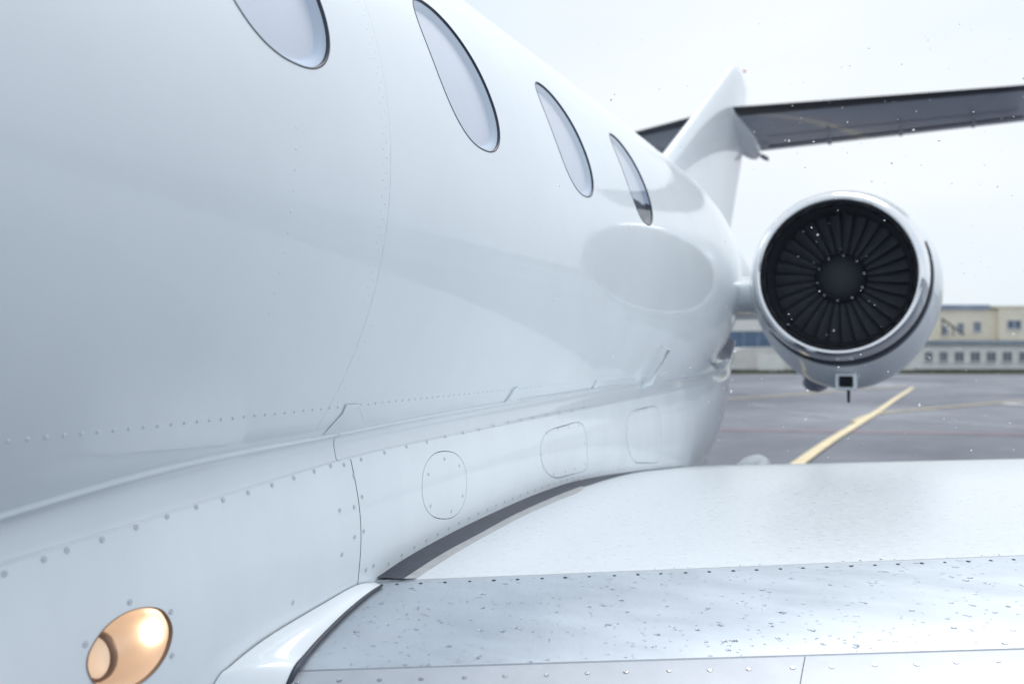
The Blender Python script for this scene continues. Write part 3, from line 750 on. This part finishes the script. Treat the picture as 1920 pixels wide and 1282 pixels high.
for p in [(8, 1075), (82, 1048), (125, 1031), (191, 1011), (255, 988), (313, 968), (368, 950), (418, 937), (465, 923), (510, 909), (551, 896), (589, 883), (620, 873), (645, 871), (663, 891), (664, 950), (637, 956), (665, 1006), (641, 1039), (686, 1068),
          (677, 861), (679, 931), (682, 995), (700, 1060), (549, 1129), (243, 1128)]: on_panel(*p, 1.6)
for p in [(721, 848), (762, 837), (800, 828), (835, 818), (868, 811), (898, 805), (926, 797), (953, 791), (978, 787), (1001, 783), (1026, 777), (1050, 773), (1073, 769), (1095, 764)]: on_panel(*p, 2.4)
for k in range(46):
    t = k / 45; y = lerp(cu[0][1] + .06, 5.3, t)
    tt = .955; nn = surf_normal(S_p, y, tt, -1); place('screw', SCREW, S_p(y, tt) + nn * .0006, quat_of(nn, random.uniform(0, 3)), fairing, .9)
for p in [(320, 1146), (322, 1228), (160, 1207)]: on_panel(*p, 1.3)

# lit lamp behind the oval glass
lamp_rim = rl[0]
V, Fc, N = disc_patch(S_p, inset(lamp_rim, .001), -1, 1.0, -.002)
lens = mesh_obj('inspection_lamp', V, Fc, M['lens'], jet, normals=N); lens['label'] = 'lit warm lamp behind an oval glass'
rim_wall(S_p, lamp_rim, -1, mid=[(1.012, -.001), (1.010, .0014), (.985, .0010), (.975, -.006)]).obj('rim', M['lamp_ring'], lens)
bowl = rim_wall(S_p, lamp_rim, -1, mid=[(.985, -.004), (.985, -.02), (.95, -.045), (.84, -.068), (.6, -.085), (.3, -.092), (.02, -.094)])
bowl.obj('bowl', M['bowl'], lens)
bc = atX(287, 1184, S_p(*on_surface(S_p, 287, 1183, 1.35, .5))[0] - .040)
bm = bmesh.new(); bmesh.ops.create_icosphere(bm, subdivisions=3, radius=.023)
mesh_obj('bulb', [np.array(v.co) + bc for v in bm.verts], [tuple(v.index for v in f.verts) for f in bm.faces], M['bulb'], lens); bm.free()
rc = atX(181, 1231, S_p(*on_surface(S_p, 190, 1228, 1.25, .5))[0] - .034); mb = MB(); R_ = []
for r_, d_ in ((.84, -.006), (.97, -.006), (1.0, .0), (.97, .008), (.84, .008)):
    R_.append([rc + np.array([math.cos(q) * .030 * r_, d_ + math.cos(q) * .010, math.sin(q) * .043 * r_]) for q in np.linspace(0, 2 * math.pi, 28, endpoint=False)])
mb.loft(R_ + [R_[0]]); mb.obj('lamp_ring', M['lamp_ring'], lens)
mb = MB(); mb.loft([[rc + np.array([math.cos(q) * .030 * r_, d_ + math.cos(q) * .010 * r_, math.sin(q) * .043 * r_]) for q in np.linspace(0, 2 * math.pi, 28, endpoint=False)] for r_, d_ in ((.86, .0), (.6, -.004), (.1, -.006))], True, False, True); mb.obj('lamp_face', M['lamp_face'], lens)

# wing-root fillet at the leading edge, its rubber bead, and the dark seal along the wing
E2_px = [(716, 1100), (690, 1118), (650, 1152), (610, 1192), (575, 1232), (548, 1270)]
e2 = [S_w(*on_surface(S_w, *p, -1.2, 2.8)) + np.array([0, 0, .004]) for p in E2_px]
e2 += [e2[-1] + np.array([-.002, -.06, -.085]), e2[-1] + np.array([-.004, -.085, -.2]), e2[-1] + np.array([0, -.03, -.36])]
f1 = [cu[0] + np.array([0, -.01, -.01])] + [e1[k] for k in (4, 3, 2, 1, 0)]
f1 += [f1[-1] + np.array([-.005, -.09, -.10]), f1[-1] + np.array([-.01, -.15, -.22]), f1[-1] + np.array([-.01, -.16, -.38])]
e2d = [catmull(e2, t) for t in np.linspace(0, len(e2) - 1, 60)]; f1d = [catmull(f1, t) for t in np.linspace(0, len(f1) - 1, 60)]
R_ = []
for k in range(60):
    a_, b_ = f1d[k] + np.array([.004, 0, 0]), e2d[k]; row = []
    for t in np.linspace(0, 1, 12):
        p = lerp(a_, b_, t); d = b_ - a_; wdt = np.linalg.norm(d); p = p + np.array([.25, -.55, -.1]) * 0 + np.array([.30, -.25, .45]) * wdt * .16 * math.sin(math.pi * t) * min(1, k / 8); row.append(p)
    R_.append(row)
mb = MB(); mb.loft(R_, False); fil = mb.obj('root_fillet', M['fairing'], jet)
mb = MB(); mb.tube(e2d, [.0035 + .003 * min(1, k / 30) for k in range(60)], 10); mb.obj('bead_seal', M['seal'], jet)
CL_px = [(757, 1087), (828, 1041), (898, 1003), (969, 964.5), (1039, 933), (1085, 915), (1109, 907.5), (1180, 889), (1245, 880), (1305, 873.5)]
SL_px = [(780, 1085), (834, 1049), (904, 1008), (975, 970), (1044, 939), (1090, 919.5), (1115, 911), (1184, 890), (1247, 880.5), (1306, 873.5)]
def onw(p):
    if p[0] > 1110: return atX(*p, -1.212)
    return S_w(*on_surface(S_w, *p, -1.2, 3.0 + (p[0] - 745) / 560 * 3.9))
cl = [onw(p) for p in CL_px]; sl = [onw(p) for p in SL_px]
cld = [catmull(cl, t) for t in np.linspace(0, 9, 70)]; sld = [catmull(sl, t) for t in np.linspace(0, 9, 70)]; cud = [catmull(cu, t) for t in np.linspace(0, 9, 70)]
R_ = []
for k in range(70):
    a_, b_ = cud[k] + np.array([-.012, 0, -.002]), cld[k] + np.array([.004, 0, .0025]); row = []
    for t in np.linspace(0, 1, 8):
        p = lerp(a_, b_, t) + np.array([-.35, 0, .12]) * np.linalg.norm(b_ - a_) * .15 * math.sin(math.pi * t); row.append(p)
    R_.append([a_ + np.array([-.03, 0, .01])] + row)
mb = MB(); mb.loft(R_, False); mb.f = [f[::-1] for f in mb.f]; mb.obj('wing_gap_seal', M['seal'], jet)
R_ = [[cld[k] + np.array([0, 0, -.004]), cld[k] + np.array([.0, 0, .004]), sld[k] + np.array([0, 0, .0016]), sld[k] + np.array([.001, 0, -.004])] for k in range(70)]
mb = MB(); mb.loft(R_, False); mb.obj('sealant_strip', M['sealant'], jet, smooth=False)
# belly under the wing box
mb = MB(); R_ = []
for y in np.linspace(-.6, 8.00, 60):
    p = S_p(y, 1.0); d = p[0] - FX; zb = p[2] - .28 * max(.05, min(1, (8.00 - y) / 1.5)) * min(1, (y + .7) / .8); R_.append([np.array([FX + d * math.cos(q), y, p[2] + (zb - p[2]) * math.sin(q) ** .7]) for q in np.linspace(0, math.pi, 22)])
mb.loft(R_, False); mb.obj('belly_fairing', M['paint'], jet)

# small fins, drains and probes on the skin
def plate(name, pts_px, base_x, th, mat=M['paint'], y0=1.8):
    P = [S_f(*on_surface(S_f, *p, y0, -.55)) for p in pts_px]; c = np.mean(P, axis=0)
    mb = MB(); out = np.array([1.0, 0, -.25]); a_ = [p + out * .001 for p in P]; b_ = [p + out * (base_x if i in (0,) else th) for i, p in enumerate(P)]
    b2 = [c + (p - c) * .94 for p in b_]; mb.loft([a_, [lerp(p, q, .8) for p, q in zip(a_, b_)], b2], True, True, True); return mb.obj(name, mat, jet, smooth=False)
plate('drain_plate', [(603, 818), (618, 800), (640, 776), (648, 758), (672, 757), (678, 775), (682, 801), (655, 808), (630, 813)], .001, .005)
plate('drain_plate', [(940, 760), (952, 745), (962, 728), (970, 725), (969, 745), (962, 757)], .003, .008, y0=2.9)
plate('drain_plate', [(1108, 735), (1112, 722), (1117, 713), (1119, 715), (1117, 732)], .003, .007, y0=3.7)
pa, pb = S_f(*on_surface(S_f, 1196, 726, 4.6, -.5)), S_f(*on_surface(S_f, 1240, 648, 4.7, -.2))
mb = MB(); mb.tube([pa, lerp(pa, pb, .12) + np.array([.05, 0, 0]), lerp(pa, pb, .9) + np.array([.05, 0, 0]), pb], [.018, .012, .008, .006], 8); mb.obj('drain_mast', M['paint'], jet)
pc = S_f(*on_surface(S_f, 1330, 690, 6.2, -.3)); mb = MB(); mb.tube([pc, pc + np.array([.10, -.03, .02]), pc + np.array([.14, -.1, .05])], [.03, .022, .014], 10); mb.obj('air_scoop', M['paint'], jet)

# ------------------------------------------------------------------ engine
EY = 6.45; ec = atY(1569, 515, EY); ES = .965; EXc, EZc = ec[0], ec[2]
def ring(y, r, n=72, dz=0.0, sx=1.0, chin=0.0):
    out = []
    for q in np.linspace(0, 2 * math.pi, n, endpoint=False):
        s_ = math.sin(q); rr = r * ES * (1 + chin * max(0, -s_) ** 3); out.append(np.array([EXc + rr * sx * math.cos(q), y, EZc + dz + rr * s_]))
    return out
eng_prof = [(.165, .560, 0, 0), (.30, .590, -.004, .03), (.50, .622, -.010, .07), (.75, .645, -.022, .13), (1.05, .652, -.024, .14), (1.5, .625, -.015, .09), (2.0, .55, .0, .04), (2.4, .47, .01, .02), (2.75, .385, .015, 0), (2.76, .35, .015, 0)]
pr = [catmull(eng_prof, t) for t in np.linspace(0, len(eng_prof) - 1, 50)]
mb = MB(); mb.loft([ring(EY + p[0], p[1], dz=p[2], chin=p[3]) for p in pr], True, False, True)
nac = mb.obj('engine_nacelle', M['paint'], jet)
lip = [(.30, .452), (.20, .452), (.12, .455), (.06, .464), (.02, .477), (.0, .494), (.008, .511), (.03, .526), (.07, .541), (.12, .553), (.160, .5595)]
lp = [catmull(lip, t) for t in np.linspace(0, len(lip) - 1, 44)]
mb = MB(); mb.loft([ring(EY + a_, r_) for a_, r_ in lp]); mb.obj('intake_lip', M['chrome'], nac)
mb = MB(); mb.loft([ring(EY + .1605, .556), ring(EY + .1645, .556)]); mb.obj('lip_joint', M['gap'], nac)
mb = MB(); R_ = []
for t in np.linspace(0, 1, 50):     # dark ground reflection round the lip's lower outer side, modelled as a strip
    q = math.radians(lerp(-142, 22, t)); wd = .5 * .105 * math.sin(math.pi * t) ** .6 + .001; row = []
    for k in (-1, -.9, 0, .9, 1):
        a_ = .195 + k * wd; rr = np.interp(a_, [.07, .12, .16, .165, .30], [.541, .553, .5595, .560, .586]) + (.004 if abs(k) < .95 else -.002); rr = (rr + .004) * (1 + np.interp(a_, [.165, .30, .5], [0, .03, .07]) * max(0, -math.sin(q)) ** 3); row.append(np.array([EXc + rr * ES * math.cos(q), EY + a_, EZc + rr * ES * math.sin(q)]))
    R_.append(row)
mb.loft(R_, False); mb.obj('lip_ground_reflection', M['seal'], nac)  # the seals' dark colour stands for the reflected ground here
mb = MB(); mb.loft([ring(EY + a_, r_) for a_, r_ in ((.10, .4535), (.16, .4475), (.28, .440), (.42, .432), (.60, .430), (.95, .43))], True, False, True); mb.obj('intake_duct', M['duct'], nac)
FY = EY + .34
mb = MB(); mb.loft([ring(FY + a_, r_, 40) for a_, r_ in ((-.085, .006), (-.083, .025), (-.074, .06), (-.052, .105), (-.02, .145), (.03, .168), (.14, .172))], True, True, True); mb.obj('spinner', M['spinner'], nac)
NB = 30
def blade(k):
    mb = MB(); q0 = 2 * math.pi * k / NB; R_ = []
    for t in np.linspace(0, 1, 9):
        r_ = lerp(.150, .432, t); tw = math.radians(lerp(55, 66, t)); ch = lerp(.034, .086, t) ; sw = .03 * t * t; row = []
        for s_, th in ((-1, .0006), (-.4, .0022), (.3, .0022), (1, .0006), (.3, -.0012), (-.4, -.0012)):
            a_ = s_ * ch * .62; tang = a_ * math.sin(tw) + th * math.cos(tw); ax = a_ * math.cos(tw) - th * math.sin(tw)
            q = q0 + sw + tang / r_; r_s = r_ * ES; row.append(np.array([EXc + r_s * math.cos(q), FY + .05 + ax, EZc + r_s * math.sin(q)]))
        R_.append(row)
    mb.loft(R_, True, True, True); return mb
for k in range(NB): blade(k).obj('fan_blade', M['fan'], nac, smooth=False)
mb = MB(); mb.loft([ring(FY + .17, .43), ring(FY + .18, .14)]); mb.obj('stator_plate', M['duct'], nac)
BOLT = screw_mesh('spinner_bolt', .0055, .003, [M['steel'], M['screw_dark']], slot=False)
for k in range(10):
    q = 2 * math.pi * (k + .3) / 10; r_ = .146; place('bolt', BOLT, (EXc + r_ * math.cos(q), FY - .006, EZc + r_ * math.sin(q)), quat_of((math.cos(q) * .4, -1, math.sin(q) * .4)), nac)
# ram scoop and drain under the chin
sc0 = atY(1585, 716, EY + .30); mb = MB()
def rr_ring(y, hw, hh, dz=0, n=4):
    o_ = []
    for sx, sz in ((1, 1), (-1, 1), (-1, -1), (1, -1)):
        for q in np.linspace(0, math.pi / 2, 4):
            a_ = q + {(1, 1): 0, (-1, 1): math.pi / 2, (-1, -1): math.pi, (1, -1): 1.5 * math.pi}[(sx, sz)]; r_ = .012
            o_.append(sc0 + np.array([sx * (hw - r_) + r_ * math.cos(a_), y, dz + sz * (hh - r_) + r_ * math.sin(a_)]))
    return o_
mb.loft([rr_ring(.10, .044, .034), rr_ring(.004, .047, .038), rr_ring(-.006, .055, .046), rr_ring(.004, .062, .052), rr_ring(.10, .066, .056), rr_ring(.45, .06, .05, .05)]); scoop = mb.obj('ram_scoop', M['paint'], nac)
mb = MB(); mb.loft([rr_ring(.10, .0445, .0345), rr_ring(.11, .02, .02)], True, False, True); mb.obj('scoop_inside', M['gap'], nac)
d0 = atY(1591, 733, EY + .45); mb = MB(); mb.tube([d0 + np.array([0, 0, .04]), d0, d0 + np.array([0, .01, -.075])], [.012, .011, .009], 8); mb.obj('drain_pipe', M['dark_steel'], nac)
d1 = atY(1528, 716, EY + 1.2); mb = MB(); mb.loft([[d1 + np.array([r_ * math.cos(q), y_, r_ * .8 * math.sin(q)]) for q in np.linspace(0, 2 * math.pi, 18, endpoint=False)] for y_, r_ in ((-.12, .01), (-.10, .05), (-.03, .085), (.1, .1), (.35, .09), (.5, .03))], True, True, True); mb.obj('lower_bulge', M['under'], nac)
# pylon
mb = MB(); R_ = []
py0, py1 = atX(1385, 516, -1.10), atX(1385, 586, -1.10); zc_, hz = (py0[2] + py1[2]) / 2, (py0[2] - py1[2]) / 2
for x in np.linspace(-1.75, EXc - .50, 8):
    row = []
    for q in np.linspace(0, 2 * math.pi, 40, endpoint=False):
        yy = EY + .42 + 1.0 * (1 - math.cos(q)); t_ = (1 - math.cos(q)) / 2; zz = zc_ + hz * 1.5 * math.copysign(abs(math.sin(q)) ** .8, math.sin(q)) * (1 - .45 * t_); row.append(np.array([x, yy, zz]))
    R_.append(row)
mb.loft(R_, True, True, True); mb.obj('pylon', M['paint'], jet)

# ------------------------------------------------------------------ tail
def foil(P_le, P_te, half, n=40):
    """closed section between a leading- and a trailing-edge point, thickness along 'half'"""
    out = []
    for q in np.linspace(0, 2 * math.pi, n, endpoint=False):
        t = (1 - math.cos(q)) / 2; th = math.copysign(1, math.sin(q)) * (2.6 * math.sqrt(max(t, 0)) * (1 - t) * (1 - .25 * t)) if 0 < q else 0
        out.append(lerp(P_le, P_te, t) + half * th)
    return out
TX = FX
f_le0, f_le1 = atX(1238, 297, TX), atX(1371, 124, TX); f_te2, f_te1, f_te0 = atX(1418, 192, TX), atX(1392, 292, TX), atX(1363, 468, TX)
f_top = atX(1392, 121, TX); f_mid = atX(1414, 160, TX)
print('fin', f_le0, f_le1, f_te0, f_te1, f_te2)
le_d = (f_le1 - f_le0); LE = lambda z: f_le0 + le_d * (z - f_le0[2]) / le_d[2]
rows = []
te_tab = sorted([(f_te0[2] - .3, f_te0[1] - .26), (f_te0[2], f_te0[1]), (f_te1[2], f_te1[1]), (f_te2[2], f_te2[1]), (f_mid[2], f_mid[1]), (f_le1[2] + .03, f_top[1] + .35)])
for z in np.linspace(f_te0[2] - .3, f_le1[2], 26):
    le = LE(z); te = np.array([TX, np.interp(z, [a for a, b in te_tab], [b for a, b in te_tab]), z]); k = (z - f_te0[2]) / (f_le1[2] - f_te0[2])
    rows.append(foil(le, te, np.array([lerp(.125, .055, max(0, min(1, k))), 0, 0])))
for s_, dz in ((.9, .02), (.6, .035)):
    c_ = np.mean(rows[25], axis=0); rows.append([c_ + (p - c_) * np.array([s_, s_, 1]) + np.array([0, 0, dz]) for p in rows[25]])
mb = MB(); mb.loft(rows, True, True, True); fin = mb.obj('tail_fin', M['paint'], jet)
# rudder hinge line and trailing lower fairing
mb = MB(); Pr = [lerp(LE(z), np.array([TX, np.interp(z, [a for a, b in te_tab], [b for a, b in te_tab]), z]), .72) for z in np.linspace(f_te0[2] + .12, f_te1[2] - .1, 12)]
mb.loft([[p + np.array([.078 - .02 * k / 11, -.006, 0]), p + np.array([.078 - .02 * k / 11, .006, 0])] for k, p in enumerate(Pr)], False); 
bq = atX(1396, 134, TX); bm = bmesh.new(); bmesh.ops.create_icosphere(bm, subdivisions=2, radius=.018); mesh_obj('beacon', [np.array(v.co) * np.array([1, 1.6, 1]) + bq for v in bm.verts], [tuple(v.index for v in f.verts) for f in bm.faces], M['beacon'], fin); bm.free()
# tailplane halves
s_le, s_te = atX(1362, 204, TX), atX(1414, 285, TX)
def tailplane(x1, le1, te1, name):
    rows = []
    for t in np.linspace(0, 1, 12):
        a_, b_ = lerp(s_le, le1, t), lerp(s_te, te1, t); rows.append(foil(a_, b_, np.array([0, 0, lerp(.085, .045, t)]), 56))
    mb = MB(); mb.loft(rows, True, True, True); n = 56
    fm = []
    for i in range(11):
        for j in range(n):
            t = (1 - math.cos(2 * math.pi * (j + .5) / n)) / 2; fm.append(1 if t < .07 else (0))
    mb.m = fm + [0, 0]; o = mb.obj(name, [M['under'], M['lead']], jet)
    h = MB(); Q = [lerp(lerp(s_le, le1, t), lerp(s_te, te1, t), .68) + np.array([0, 0, -.125 + .05 * t]) for t in np.linspace(.08, .97, 10)]; h.tube(Q, .014, 6); h.obj('elevator_hinge', M['lead'], o)
    for t in (.3, .55, .8):
        p = lerp(lerp(s_le, le1, t), lerp(s_te, te1, t), .70) + np.array([0, 0, -.12 + .05 * t]); b_ = MB(); b_.tube([p + np.array([0, -.22, .02]), p + np.array([0, -.05, -.05]), p + np.array([0, .2, -.01])], [.01, .03, .008], 8); b_.obj('hinge_fairing', M['under'], o)
    return o
le_r = atY(1935, 159, s_le[1] + 1.45); te_r = atY(1935, 226, s_le[1] + 2.75)
tailplane(le_r[0], le_r, te_r, 'tailplane')
le_l = atX(1192, 248, TX - 1.7); le_l = s_le + (le_l - s_le) * 1.9; te_l = le_l + (te_r - le_r); te_l[2] = le_l[2] - .06
print('stab', s_le, s_te, le_r, te_r, le_l, te_l)
tailplane(le_l[0], le_l, te_l, 'tailplane')
mb = MB(); ax0, ax1 = s_le + np.array([0, -.12, -.02]), s_te + np.array([0, .22, -.02]); R_ = []
for t in np.linspace(0, 1, 22):
    c_ = lerp(ax0, ax1, t); r_ = .19 * (math.sin(math.pi * min(1, t * .94 + .03)) ** .6); R_.append([c_ + np.array([r_ * .9 * math.cos(q), 0, r_ * math.sin(q)]) for q in np.linspace(0, 2 * math.pi, 24, endpoint=False)])
mb.loft(R_, True, True, True); mb.obj('tail_bullet', M['paint'], jet)
be = s_te + np.array([.10, .02, -.06]); mb = MB(); mb.tube([be, be + np.array([.05, .1, -.02]), be + np.array([.06, .25, -.02])], [.03, .035, .012], 10); mb.obj('elevator_actuator', M['under'], jet)

# flap track fairing behind the wing's trailing edge
fc = atY(1411, 878, yT + .45); mb = MB(); mb.loft([[fc + np.array([r_ * math.cos(q), y_, r_ * math.sin(q) - .02]) for q in np.linspace(0, 2 * math.pi, 28, endpoint=False)] for y_, r_ in ((-.5, .03), (-.4, .07), (-.2, .092), (0, .098), (.2, .09), (.36, .06), (.43, .02))], True, True, True)
mb.obj('flap_track_fairing', M['wing_white'], jet)

# landing gear that carries it (under the wing)
def gear(cx_, cy_, top, wr, ww, sep):
    mb = MB(); g0 = (RB.T @ np.array([cx_, cy_, -CAMH])); ax = g0 + np.array([0, 0, wr]); mb.tube([np.array([ax[0], ax[1], top]), ax], [.06, .045], 10); mb.tube([ax - np.array([sep, 0, 0]), ax + np.array([sep, 0, 0])], .035, 8)
    st = mb.obj('landing_gear', M['dark_steel'], jet)
    for s_ in (-1, 1):
        w_ = MB(); c_ = ax + np.array([s_ * sep, 0, 0]); R_ = []
        for dx, r_ in ((-ww, wr * .55), (-ww, wr * .86), (-ww * .7, wr * .97), (0, wr), (ww * .7, wr * .97), (ww, wr * .86), (ww, wr * .55)): R_.append([c_ + np.array([dx, r_ * math.cos(q), r_ * math.sin(q)]) for q in np.linspace(0, 2 * math.pi, 28, endpoint=False)])
        w_.loft(R_, True, True, True); w_.obj('wheel', M['tyre'], st)
gear(-.75, 4.3, -.7, .29, .08, .16); gear(-3.35, 4.3, -.7, .29, .08, .16); gear(-2.05, -3.6, -.4, .22, .06, .12)

# ------------------------------------------------------------------ falling sleet
mb = MB()
for _ in range(620):
    px, py, d = random.uniform(900, 2050), random.uniform(40, 900), random.uniform(2.6, 7.0)
    w_ = wray(px, py) * d; c_ = np.array([w_[0], w_[1], CAMH + w_[2]]); b_ = RB.T @ w_
    if b_[0] < -.95 or (b_[0] < .3 and b_[1] > 6.2 ) or w_[2] < -.55: continue
    r_ = min(.0058, .0019 * math.exp(random.gauss(0, .45))); st = random.uniform(1, 1.9); v = []
    ax = np.array([random.gauss(0, 1), random.gauss(0, 1), random.gauss(0, .5)]); ax /= np.linalg.norm(ax)
    for p in ((1, 0, 0), (-1, 0, 0), (0, 1, 0), (0, -1, 0), (0, 0, 1), (0, 0, -1)):
        p = np.array(p, float) * r_ * random.uniform(.7, 1.2); v.append(c_ + p + ax * (p @ ax) * (st - 1))
    mb.add(v, [(0, 2, 4), (2, 1, 4), (1, 3, 4), (3, 0, 4), (2, 0, 5), (1, 2, 5), (3, 1, 5), (0, 3, 5)])
tag(mb.obj('falling_snow', M['snow'], air=False), 'fine white sleet specks falling in the air', 'snow', kind='stuff')
